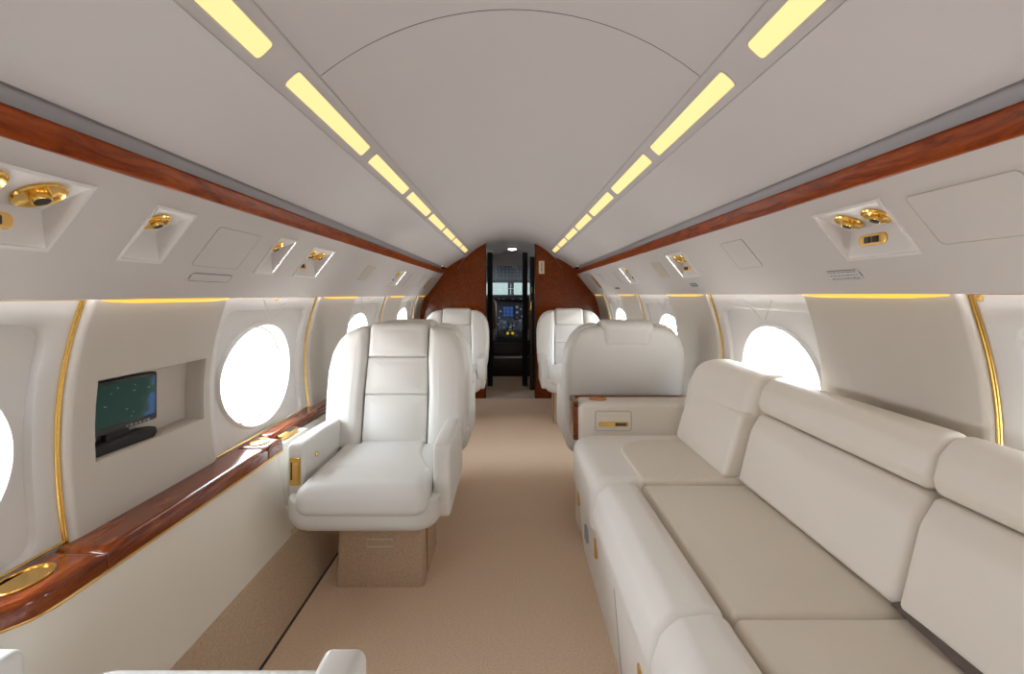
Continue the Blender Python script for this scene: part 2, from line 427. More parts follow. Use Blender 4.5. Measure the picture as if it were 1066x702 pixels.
for s, y0, y1, t0, t1, vents, plate, lab in UN:
    L = SL[s]; l = (t1 - t0) * L
    dep = .32 * l; tcr = t0 + .62 * (t1 - t0)
    base = vpt(s, (y0 + y1) / 2, (t0 + t1) / 2)
    root = thing('overhead_vent_unit', lab, 'vent unit', base, 0, 'overhead service units')
    def P(y, t, n=0.0): return vpt(s, y, t, n) - base
    ins = min(.006, .05 * (y1 - y0))
    yi0, yi1 = y0 + ins, y1 - ins
    h = MB()
    # sunk faces: upper face carries the vents, lower face the switch plate, triangular ends
    a0, a1 = P(y0, t0, .001), P(y1, t0, .001); b0, b1 = P(y0, t1, .001), P(y1, t1, .001)
    c0, c1 = P(yi0, tcr, dep), P(yi1, tcr, dep)
    h.add([a0, a1, c1, c0], [(0, 1, 2, 3)]); h.add([c0, c1, b1, b0], [(0, 1, 2, 3)])
    h.add([a0, c0, b0], [(0, 1, 2)]); h.add([a1, b1, c1], [(0, 1, 2)])
    # rim
    e = .006; dl = e / L
    for (ya, yb, ta, tb) in ((y0 - e, y1 + e, t0 - dl, t0 + dl * .3), (y0 - e, y1 + e, t1 - dl * .3, t1 + dl), (y0 - e, y0 + e * .3, t0, t1), (y1 - e * .3, y1 + e, t0, t1)):
        pad(rpoly([(ya, ta), (yb, ta), (yb, tb), (ya, tb)], 0, 1, 1), 0, .0035, 0, .0006, lambda u, v, d: P(u, v, -d), h, seg=2, inner=1)
    h.build('housing', M['housing'], root, smooth=False)
    up_n = (Vector(c1) - Vector(a1)).cross(Vector(a0) - Vector(a1)).normalized()
    if up_n.z > 0: up_n = -up_n
    for fr in vents:
        yv = y0 + fr * (y1 - y0)
        ctr = P(yv, t0 + (tcr - t0) * .52, dep * .52)
        rad = min(.042 if y0 < .8 else .033, .42 * (y1 - y0) / max(1.1, len(vents)), .52 * (Vector(a0) - Vector(c0)).length)
        xd = Vector((0, 1, 0)); yd = up_n.cross(xd).normalized()
        fm = frame_from(ctr + up_n * .001, xd, yd, up_n)
        v = MB(); lathe(v, [(rad, -.001), (rad * 1.04, .003), (rad * .97, .006), (rad * .88, .003), (rad * .62, -.0005), (rad * .40, -.0002), (rad * .42, .012), (rad * .36, .016), (rad * .30, .0155)], fm, 28)
        vo = v.build('air_vent', M['gold'], root)
        v = MB(); lathe(v, [(rad * .31, .014), (rad * .31, .0165), (rad * .2, .0168)], fm, 20); v.build('nozzle', M['rubber'], vo)
    if plate is not None:
        yp = y0 + plate * (y1 - y0); w = min(.05, .28 * (y1 - y0)); hh = .2 * l
        lo_n = (Vector(b1) - Vector(c1)).cross(Vector(c0) - Vector(c1)).normalized()
        if lo_n.x * s > 0: lo_n = -lo_n
        ctr = P(yp, tcr + (t1 - tcr) * .42, dep * .58)
        xd = Vector((0, 1, 0)); yd = lo_n.cross(xd).normalized()
        fm = frame_from(ctr, xd, yd, lo_n)
        mp = lambda u, v, d: fm @ Vector((u, v, d))
        pl = pad(rpoly([(-w, -hh / 2), (w, -hh / 2), (w, hh / 2), (-w, hh / 2)], hh * .48, 6, .05), -.002, .004, 0, .002, mp, seg=2, inner=1).build('switch_plate', M['gold_satin'], root)
        for k in (-1, 1):
            pad(rpoly([(k * w * .28 - w * .22, -hh * .28), (k * w * .28 + w * .22, -hh * .28), (k * w * .28 + w * .22, hh * .28), (k * w * .28 - w * .22, hh * .28)], .002, 2, .05), .002, .007, 0, .001, mp, seg=2, inner=1).build('button', M['black'], pl)

def valance_plate(s, q, th, m, name, label, cat, group=None, r=.006, quad=None):
    y0, y1, t0, t1 = quad_v(s, q); base = vpt(s, (y0 + y1) / 2, (t0 + t1) / 2); L = SL[s]
    o = rpoly([(y0, t0 * L), (y1, t0 * L), (y1, t1 * L), (y0, t1 * L)], r, 5, .2)
    ob = pad(o, -.002, th, 0, min(.0012, th * .6), lambda u, v, d: vpt(s, u, v / L, -d) - base, seg=2, inner=1).build(name, m, None, angle=30, loc=base)
    tag(ob, label, cat, group)
    return ob, (y0, y1, t0, t1, base)
def hatch_seam(ob, s, d, m=None):
    y0, y1, t0, t1, base = d; L = SL[s]
    o = rpoly([(y0, t0 * L), (y1, t0 * L), (y1, t1 * L), (y0, t1 * L)], .012, 5, .1)
    mb = MB(); tube(mb, [vpt(s, u, v / L, -.0008) - base for u, v in o], .0011, 6, True)
    mb.build('seam', m or M['stitch'], ob)
for s, q, lab in (
    (-1, [(225, 235.5), (269, 245), (250, 280), (202, 277)], 'blank hatch cover in the overhead panel between single-vent units'),
    (1, [(947, 205), (1064, 174.6), (1110, 240), (976, 255)], 'large blank hatch cover overhead beside the big two-vent unit above the sofa'),
    (1, [(749, 255), (773, 248), (793, 277), (772, 280)], 'small blank hatch cover overhead toward the burl bulkhead, sofa side')):
    ob, d = valance_plate(s, q, .0012, M['valance'], 'hatch_cover', lab, 'hatch', 'overhead hatch covers', .012); hatch_seam(ob, s, d)
def text_rows(ob, s, d, rows, mm, fill=.8):
    y0, y1, t0, t1, base = d; L = SL[s]; mb = MB(); W = y1 - y0; Hh = t1 - t0
    for r in range(rows):
        tt = t0 + Hh * (r + .5) / rows; h = Hh / rows * .13; u = y0 + W * .08
        while u < y1 - W * .1:
            w = W * random.uniform(.04, .11); w = min(w, y1 - W * .08 - u)
            ps = [vpt(s, a, b, -.0028) - base for a, b in ((u, tt - h), (u + w, tt - h), (u + w, tt + h), (u, tt + h))]
            mb.add(ps, [(0, 1, 2, 3)]); u += w + W * .025
    mb.build('lettering', mm, ob, smooth=False)
ob, d = valance_plate(1, [(861, 283), (895, 280), (898, 290), (864, 291.5)], .002, M['plate'], 'placard', 'silver placard with lines of lettering below the big two-vent overhead unit', 'placard', None, .003); text_rows(ob, 1, d, 3, M['ink']); hatch_seam(ob, 1, d, M['ink'])
ob, d = valance_plate(-1, [(200, 284), (241, 287), (238, 294), (195, 292)], .0015, M['valance'], 'placard', 'pale blank placard under the hatch cover on the monitor side', 'placard', None, .002); hatch_seam(ob, -1, d, M['ink'])
ob, d = valance_plate(1, [(718.5, 295.3), (725, 294.7), (727, 298.3), (720, 299)], .002, M['green'], 'placard', 'small green placard overhead near the window bay beyond the sofa', 'placard', None, .002); text_rows(ob, 1, d, 2, M['plate_w'])
ob, d = valance_plate(1, [(640, 299.5), (644, 299), (645.5, 301), (641, 301.4)], .002, M['ink'], 'placard', 'tiny dark placard low on the overhead panel near the burl bulkhead', 'placard', None, .002)
valance_plate(-1, [(382, 276), (390.5, 278), (381, 292.3), (373, 291.5)], .002, M['grille'], 'speaker_grille', 'tan speaker grille in the overhead panel on the monitor side', 'speaker', 'overhead speaker grilles', .004)
valance_plate(1, [(679, 274), (687, 272), (697, 288.5), (686, 289)], .002, M['grille'], 'speaker_grille', 'tan speaker grille in the overhead panel on the sofa side', 'speaker', 'overhead speaker grilles', .004)
for s, q, lab, mm in (
    (-1, [(426.5, 285), (428, 285.4), (421, 298.4), (419.3, 298)], 'slim grey slot overhead next to the tiny far vent unit', 'cove'),
    (-1, [(441, 287), (442.5, 287.4), (436, 299.4), (434, 299)], 'slim grey slot overhead between the far slot and gold slot, monitor side', 'cove'),
    (-1, [(447, 290), (449, 290.5), (443, 300.3), (441, 300)], 'gold edged slot overhead beside the burl bulkhead, monitor side', 'gold_satin'),
    (1, [(615.5, 287.5), (617.5, 287), (626, 299.5), (623.5, 300)], 'gold edged slot overhead beside the burl bulkhead, sofa side', 'gold_satin'),
    (1, [(624, 286), (625.5, 285.6), (632, 298.5), (630.5, 299)], 'slim grey slot overhead beside the gold slot, sofa side', 'cove'),
    (1, [(638, 283), (639.5, 282.6), (648, 295.5), (646, 296)], 'slim grey slot overhead next to the small far unit, sofa side', 'cove')):
    valance_plate(s, q, .002, M[mm], 'air_slot', lab, 'vent', 'overhead air slots', .002)

# ------------------------------------------------------------------ ceiling lights
def ceil_pt(s, u, y, n=0.0):
    x = u; z = cz(x); nx, nz = -x / Rc, -(z - zc) / Rc
    return Vector((s * (x + nx * n), y, z + nz * n))
ordn = ['first', 'second', 'third', 'fourth', 'fifth', 'sixth', 'seventh', 'eighth']
for s in (-1, 1):
    side = 'monitor' if s < 0 else 'sofa'
    for k in range(8):
        y0 = 1.13 + .66 * (k - 1); y1 = y0 + .58
        if k == 0: y0, y1 = .42, 1.01
        base = ceil_pt(s, .4865, (y0 + y1) / 2)
        root = thing('ceiling_light', '%s lit strip from the camera in the ceiling row on the %s side' % (ordn[k], side), 'ceiling light', base, 0, 'ceiling strip lights')
        o = rpoly([(.4675, y0), (.499, y0), (.499, y1), (.4675, y1)], .009, 4, .06)
        pad(o, -.002, .0035, 0, .002, lambda u, v, d: ceil_pt(s, u, v, d) - base, seg=2, inner=1).build('diffuser', M['lamp'], root)
        mb = MB(); o2 = rpoly([(.466, y0 - .002), (.5005, y0 - .002), (.5005, y1 + .002), (.466, y1 + .002)], .01, 4, .06)
        tube(mb, [ceil_pt(s, u, v, .001) - base for u, v in o2], .0018, 6, True); mb.build('bezel', M['ceiling'], root)

# ------------------------------------------------------------------ side walls
BAYS = {-1: [(-2.43, -1.58, -2.0), (-1.0, -.15, -.58), (.38, 1.233, .83), (1.85, 2.72, 2.25), (3.38, 4.23, 3.67), (4.86, 5.66, 5.18)],
        1: [(-2.55, -1.70, -2.12), (-1.12, -.27, -.70), (.30, 1.14, .70), (1.776, 2.62, 2.12), (3.29, 4.08, 3.50), (4.72, 5.52, 5.03)]}
ZB, ZT = .60, 1.262
AW, BW, ZW = .300, .212, .882
winno = 0
def wpt(s, y, z, d=0.0): return Vector((s * (wx(z) - d), y, z))
ths = [2 * PI * i / 96 for i in range(96)]
for s in (-1, 1):
    mb = MB()
    zt = VBOT[s] + .03
    grid([[wpt(s, y, z) for z in lin(-.05, ZB, 8)] for y in lin(YA, YB, 12)], mb)
    wroot = None; wins = []
    for (ya, yb, yc) in BAYS[s]:
        def rectring(y0, y1, z0, z1, d, p=None):
            out = []
            cor = [math.atan2(z - ZW, y - yc) % (2 * PI) for y in (y0, y1) for z in (z0, z1)]
            idx = {min(range(96), key=lambda i: abs((ths[i] - c + PI) % (2 * PI) - PI)): c for c in cor}
            for i, t in enumerate(ths):
                if p is None and i in idx: t = idx[i]
                c, n = math.cos(t), math.sin(t); a = (y1 - yc) if c > 0 else (yc - y0); b = (z1 - ZW) if n > 0 else (ZW - z0)
                if p: r = (abs(c / a) ** p + abs(n / b) ** p) ** (-1 / p)
                else: r = 1 / max(abs(c) / a, abs(n) / b)
                out.append(wpt(s, yc + r * c, ZW + r * n, d))
            return out
        def ell(k, d): return [wpt(s, yc + (AW + k) * math.cos(t), ZW + (BW + k) * math.sin(t), d) for t in ths]
        ya2, yb2 = ya + .085, yb - .075
        if yc - ya2 < AW + .05: ya2 = yc - AW - .05
        if yb2 - yc < AW + .04: yb2 = yc + AW + .04
        z1 = 1.165; z0 = .637
        mid = lambda A, B, f: [a + (b - a) * f for a, b in zip(A, B)]
        R0 = rectring(ya, yb, ZB, zt, 0); R1 = rectring(ya2 - .012, yb2 + .012, z0 - .010, z1 + .012, 0.0, 14); R2 = rectring(ya2 - .004, yb2 + .004, z0 - .003, z1 + .004, -.003, 14); R3 = rectring(ya2, yb2, z0, z1, -.020, 14)
        E0 = ell(.016, -.020); E1 = ell(.011, -.006); E2 = ell(.004, -.006); E3 = ell(-.001, -.020); E4 = ell(-.005, -.058)
        rings([R0, mid(R0, R1, .5), R1, R2, R3, mid(R3, E0, .35), mid(R3, E0, .7), E0, E1, E2, E3, E4], mb, False, False)
        # pane, slightly outboard, as a real thin window
        wins.append((yc, E4))
    # flat strips between bays, behind the padded panels
    edges = [YA] + [e for b in BAYS[s] for e in b[:2]] + [YB]
    spans = list(zip(edges[0::2], edges[1::2]))
    for a, b in spans:
        if (s, round(a, 3)) != (-1, 1.233):
            grid([[wpt(s, y, z) for z in lin(ZB, zt, 10)] for y in lin(a, b, 3)], mb)
    wl = struct(mb.build('wall_left' if s < 0 else 'wall_right', M['plastic'], angle=50))
    for yc, E4 in wins:
        winno += 1
        c = sum(E4, Vector()) / len(E4)
        mbp = MB(); rings([[p - c for p in E4], [(p - c) * .5 for p in E4]], mbp, False, True)
        w = struct(mbp.build('window_%d' % winno, M['glass'], loc=c))
        mbr = MB(); tube(mbr, [(p - c) * .985 for p in E4], .004, 6, True)
        mbr.build('window_seal', M['plastic'], w)
    # padded wall panels
    for a, b in spans:
        R = .022; H = .022
        niche = (s < 0 and abs(a - 1.233) < .01)
        ny0, ny1, nz0, nz1 = 1.322, 1.79, .797, 1.008
        def dens(p, q, n): return [p, p + R * .04, p + R * .15, p + R * .35, p + R * .65, p + R] + lin(p + R, q - R, n)[1:-1] + [q - R, q - R * .65, q - R * .35, q - R * .15, q - R * .04, q]
        us = dens(a + .002, b - .002, 6); vs = dens(ZB + .004, zt + .03, 14)
        def dd(y, z):
            e = min(y - (a + .002), (b - .002) - y, R)
            e2 = min(z - (ZB + .004), R)
            k = lambda e: math.sqrt(max(0, 1 - (1 - max(e, 0) / R) ** 2))
            return -.004 + (H + .004) * min(k(e), k(e2))
        mbp = MB()
        if niche:
            us = sorted(set([u for u in us if not (ny0 - .02 < u < ny1 + .02) or u in (a, b)] + lin(ny0 - .03, ny1 + .03, 12) + [ny0, ny1]))
            us = [u for u in us if u <= b - .002]
            vs = sorted(set(vs + [nz0, nz1]))
            sk = lambda i, j: ny0 <= (us[i] + us[i + 1]) / 2 <= ny1 and nz0 <= (vs[j] + vs[j + 1]) / 2 <= nz1
            grid([[wpt(s, y, z, dd(y, z)) for z in vs] for y in us], mbp, sk)
            # niche lining, rim softly turned in
            o = rpoly([(ny0, nz0), (ny1, nz0), (ny1, nz1), (ny0, nz1)], .0, 1, .03)
            def ring(k, d): return [Vector((s * (wx(q.y) - dd(q.x, q.y) + d), q.x, q.y)) for q in offset(o, k)]
            R_ = [ring(-.005, .003), ring(-.0005, -.0004), ring(.002, .004), ring(.003, .012), ring(.003, .03)]
            flat = ring(.003, .062)
            rings(R_ + [flat], mbp, False, True)
        else:
            grid([[wpt(s, y, z, dd(y, z)) for z in vs] for y in us], mbp)
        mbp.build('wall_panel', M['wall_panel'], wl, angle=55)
    # gold trims round the bays
    for (ya, yb, yc) in BAYS[s]:
        if yb < .2: continue
        for yy in ([yb] if ya < 1.5 or s > 0 else [yb]):
            mbt = MB(); tube(mbt, [wpt(s, yy, z, .006) for z in lin(ZB + .02, zt + .002, 24)], .0035, 8); tube(mbt, [wpt(s, yy - .006, z, .004) for z in lin(ZB + .02, zt + .002, 24)], .0022, 6)
            trim(mbt, M['gold'])
        mbt = MB(); tube(mbt, [wpt(s, y, VBOT[s] - .004, .012) for y in lin(ya + .01, yb, 10)], .0035, 8); tube(mbt, [wpt(s, y, ZB + .037, .004) for y in lin(ya, yb, 10)], .003, 6)
        trim(mbt, M['gold'])
        # pleat seams of the shade above the window
        mbt = MB(); zz = lambda t: 1.125 + .085 * t
        for k in (-1, 1):
            tube(mbt, [wpt(s, yc + .02 + k * (.01 + .11 * t), zz(t), .0008) for t in lin(0, 1, 8)], .0012, 5)
        trim(mbt, M['stitch'])
        mbt = MB(); rbox(mbt, -.004, .004, -.007, .007, -.009, .004, .002)
        o = mbt.build('shade_catch', M['gold_satin'], None, loc=wpt(s, yc - .05 if s < 0 else yb - .05, VBOT[s] - .012, .03))
        k = sum(1 for x in C.objects if x.name.startswith('shade_catch'))
        tag(o, 'small gold shade catch above the %s window bay from the camera, %s wall' % (ordn[BAYS[s].index((ya, yb, yc)) - 2], 'monitor' if s < 0 else 'sofa'), 'catch', 'shade catches')
    # amber wash lamps hidden under the valance above each padded panel
    kk = 0
    for a, b in spans:
        if b < .3: continue
        mbw = MB(); tube(mbw, [(0, y - (a + b) / 2, 0) for y in lin(a + .02, b - .03, 16)], lambda q: .0015 + .0065 * min(1, math.sin(PI * q) * 1.6) ** .7, 8)
        o = mbw.build('wash_light', M['wash'], None, loc=(s * (.996), (a + b) / 2, VBOT[s] - .008))
        tag(o, 'amber wash light under the overhead panel, %s from the camera, %s wall' % (ordn[kk], 'monitor' if s < 0 else 'sofa'), 'light', 'amber wash lights'); kk += 1

# ------------------------------------------------------------------ aft wall and burl bulkhead
outl = [(x, z) for x, z in sec]
mb = MB()
hull = [(wx(z), z) for z in lin(0, 1.24, 20)] + [(.985, 1.25), (.80, EYE + .25), (.80, EYE + .335)] + [(x, z) for x, z in reversed(half)][1:]
full = [Vector((x, z)) for x, z in hull] + [Vector((-x, z)) for x, z in reversed(hull)][1:]
mb.add([(p.x, YA + .01, p.y) for p in full] + [(0, YA + .01, .9)], [(i, (i + 1) % len(full), len(full)) for i in range(len(full))])
struct(mb.build('wall_back', M['valance'], smooth=False))
DX0, DX1 = -.288, .298
for s in (-1, 1):
    dx = DX1 if s > 0 else -DX0
    pts = [(dx, 0.0), (wx(0) + .03, 0.0)] + [(wx(z) + .03, z) for z in lin(.05, 1.25, 14)] + [(.815, EYE + .27), (.815, EYE + .335), (.752, EYE + .335)] + [(x, cz(x) + .004 if x < .514 else z + .004) for x, z in reversed(half) if dx < x < .75 and abs(x - x_in) > .003 and abs(x - x_out) > .003] + [(dx, cz(dx) + .004)]
    o = rpoly([(s * x, z) for x, z in pts], 0, 1, .5)
    mb = MB(); c = [(p.x, p.y) for p in o]; n = len(c)
    vs = [(x, YB, z) for x, z in c] + [(x, YB + .045, z) for x, z in c]
    me = bmesh.new(); a = [me.verts.new(v) for v in vs]
    me.faces.new(a[:n]); me.faces.new(a[n:][::-1])
    for i in range(n): me.faces.new((a[i], a[(i + 1) % n], a[n + (i + 1) % n], a[n + i]))
    bmesh.ops.recalc_face_normals(me, faces=me.faces); m_ = bpy.data.meshes.new('wall_front'); me.to_mesh(m_); me.free()
    m_.materials.append(M['burl']); ob = bpy.data.objects.new('wall_front_left' if s < 0 else 'wall_front_right', m_); C.objects.link(ob); struct(ob)
    mb = MB(); rbox(mb, s * dx - .006, s * dx + .006, YB - .006, YB + .06, 0, cz(dx), .003); trim(mb, M['dark'])
    # cream edge moulding where bulkhead meets the side wall
    mb = MB(); tube(mb, [wpt(s, YB - .012, z, .012) for z in lin(.5, VBOT[s], 20)], .012, 8); trim(mb, M['plastic'])

# placard on the burl bulkhead
root = thing('bulkhead_placard', 'small upright gold framed placard high on the burl bulkhead beside the doorway', 'placard', (.374, YB - .001, 1.555))
mb = MB(); pad(rpoly([(-.034, -.078), (.034, -.078), (.034, .078), (-.034, .078)], .005, 3, .2), 0, .004, 0, .002, lambda u, v, d: (u, -d, v), mb, seg=2, inner=1); mb.build('frame', M['gold_satin'], root)
mb = MB(); pad(rpoly([(-.026, -.07), (.026, -.07), (.026, .07), (-.026, .07)], .002, 2, .2), .003, .006, 0, .0005, lambda u, v, d: (u, -d, v), mb, seg=1, inner=1); mb.build('plate', M['plate_w'], root)
mb = MB()
for k in range(8): box(mb, -.010, .010, -.0075, -.0062, .052 - k * .015 - .004, .052 - k * .015 + .005)
mb.build('lettering', M['ink'], root, smooth=False)

# ------------------------------------------------------------------ left ledge, lower panel, skirting
led = thing('side_ledge', 'mahogany topped side ledge with cream lower panel running under the monitor and windows', 'ledge', (-1.0, 1.5, 0))
LO = Vector((-1.0, 1.5, 0))
def ledmap(u, v, d): return Vector((-u, v, d)) - LO
def ledge_edge(y):  # inner edge
    return .936
wl_ = lambda z=.62: wx(.62) - .003
def wood_piece(outline, nm='wood_top', m=None, d0=.588, d1=.636, r=.016, hole=None):
    return pad(outline, d0, d1, .006, r, ledmap, seg=4, inner=2, hole=hole).build(nm, m or M['mahog'], led)
W_ = wl_()
wood_piece(rpoly([(.936, 1.19, .004), (W_, 1.19, .003), (W_, .93, .003), (1.0, .93, .05), (.936, 1.02, .09)], 0, 8, .02), r=.02, hole=(1.013, 1.065, .036, .060, .042))
wood_piece(rpoly([(.936, 1.193, .004), (W_, 1.193, .003), (W_, 1.985, .003), (.936, 1.985, .004)], 0, 3, .08), r=.02)
wood_piece(rpoly([(.936, 1.988, .004), (W_, 1.988, .003), (W_, 2.16, .003), (.936, 2.12, .02)], 0, 4, .02), r=.02, hole=(1.008, 2.06, .032, .046, .03))
wood_piece(rpoly([(1.005, 2.165, .003), (W_, 2.165, .003), (W_, YB - .02, .003), (1.005, YB - .02, .003)], 0, 2, .3), r=.014)
wood_piece(rpoly([(1.005, -2.5, .003), (W_, -2.5, .003), (W_, .925, .003), (1.005, .925, .003)], 0, 2, .3), r=.014)
# gold line beneath the wood
mb = MB(); tube(mb, [Vector((-x, y, .585)) - LO for x, y in [(1.01, .94), (.985, .965), (.955, 1.01), (.941, 1.06), (.939, 1.2), (.939, 2.0), (.939, 2.115)]], .0045, 8); mb.build('trim_strip', M['gold_satin'], led)
# cream lower panel: bulged wide part, then a set-back part
def lowpanel(path, x_shift, nm):
    prof = [(0, .582), (.004, .50), (.022, .38), (.050, .255), (.052, .235)]
    mb = MB(); grid([[Vector((-(x + (-o if 0 else -o)), y, z)) - LO for o, z in prof] for x, y in path], mb)
    return mb.build(nm, M['panel_fabric'], led)
path = [(1.06, .95), (1.03, .955), (.99, .975), (.965, 1.01), (.95, 1.06), (.945, 1.12)] + [(.945, y) for y in lin(1.2, 2.06, 8)] + [(.948, 2.10), (.965, 2.118), (1.0, 2.122), (1.04, 2.122)]
lowpanel(path, 0, 'lower_panel')
mb = MB(); grid([[Vector((-x, y, z)) - LO for x, z in [(1.0, .59), (.995, .48), (.955, .33), (.91, .235)]] for y in lin(-2.5, YB - .02, 10)], mb); mb.build('lower_panel', M['panel_fabric'], led)
# cup holders
def cup(parent, off, x, y, z, rx, ry, m, depth=.03):
    fm = frame_from(Vector((x, y, z)) - off, (1, 0, 0), (0, 1, 0), (0, 0, 1))
    if parent.name.startswith('sofa'): depth = -.001
    mb = MB(); lathe(mb, [(1.10, 0.0), (1.10, .003), (1.03, .0045), (.97, .003), (.93, -depth * .3), (.86, -depth * .85), (.76, -depth), (.4, -depth), (.05, -depth)], fm, 36, rx, ry)
    return mb.build('cup_holder', m, parent)
cup(led, LO, -1.013, 1.065, .636, .036, .060, M['gold'], .04)
cup(led, LO, -1.008, 2.06, .636, .032, .046, M['gold'], .026)
# control plate on the ledge end
mb = MB(); pad(rpoly([(.972, 2.20), (1.004, 2.20), (1.004, 2.36), (.972, 2.36)], .014, 5, .1), .60, .622, .002, .004, ledmap, mb, seg=3, inner=1)
cp = mb.build('control_plate', M['gold_satin'], led)
for k in range(4):
    mb = MB(); rbox(mb, *( -1.0 - LO.x, -.978 - LO.x), 2.275 + k * .018 - LO.y, 2.287 + k * .018 - LO.y, .620, .6245, .0012); mb.build('button', M['black'], cp)
mb = MB(); pad(rpoly([(.955, 2.125), (1.01, 2.125), (1.01, 2.42), (.955, 2.42)], .003, 2, .2), .24, .602, .003, .006, ledmap, mb, seg=2, inner=1); mb.build('end_panel', M['panel_fabric'], led)

# carpeted skirting
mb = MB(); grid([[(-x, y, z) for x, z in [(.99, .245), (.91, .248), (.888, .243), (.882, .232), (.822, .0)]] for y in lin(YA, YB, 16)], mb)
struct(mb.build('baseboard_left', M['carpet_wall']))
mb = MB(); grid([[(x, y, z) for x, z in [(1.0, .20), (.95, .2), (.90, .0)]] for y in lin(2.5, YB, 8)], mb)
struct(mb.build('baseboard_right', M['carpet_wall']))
mb = MB(); box(mb, -.825, -.814, YA, YB - .01, -.002, .003); trim(mb, M['dark'])

# ------------------------------------------------------------------ monitor in the niche
mon = thing('monitor', 'black flat screen showing a green and blue map in the wall niche', 'monitor', (-1.094, 1.452, .80), 0)
fm = Matrix.Rotation(math.radians(-3), 4, 'Z')
mp = lambda u, v, d: fm @ Vector((d, u, v))
bz = rpoly([(-.128, .050), (.122, .050), (.122, .196), (-.128, .196)], .008, 4, .2)
pad(bz, -.016, .004, .006, .004, mp, seg=3, inner=1).build('bezel', M['black'], mon)
mb = MB(); pad(rpoly([(-.116, .070), (.110, .070), (.110, .185), (-.116, .185)], .002, 2, .2), .003, .0048, 0, .0004, mp, mb, seg=1, inner=1); scr = mb.build('screen', M['screen'], mon)
mb = MB(); random.seed(5)
for k in range(9):
    u = random.uniform(-.08, .09); v = random.uniform(.08, .178); w_ = random.uniform(.004, .010)
    mb.add([mp(a, b, .0052) for a, b in ((u, v), (u + w_, v), (u + w_, v + .0018), (u, v + .0018))], [(0, 1, 2, 3)])
mb.build('map_marks', M['cockpit_lt'], scr, smooth=False)
mb = MB()
for k in range(6): pad(rpoly([(.0 + k * .016, .054), (.009 + k * .016, .054), (.009 + k * .016, .059), (.0 + k * .016, .059)], .001, 2, .2), .003, .006, 0, .0006, mp, mb, seg=1, inner=1)
mb.build('button_row', M['cockpit_lt'], mon)
mb = MB(); pad(rpoly([(-.12, .0), (.10, .0), (.112, .012), (.108, .03), (.06, .036), (-.12, .03)], .006, 4, .1), -.022, .016, .008, .010, mp, mb, seg=4, inner=2); mb.build('stand', M['rubber'], mon)
mb = MB(); pad(rpoly([(-.06, .025), (.02, .025), (.02, .06), (-.06, .06)], .004, 3, .1), -.016, .0, .003, .003, mp, mb, seg=2, inner=1); mb.build('neck', M['rubber'], mon)

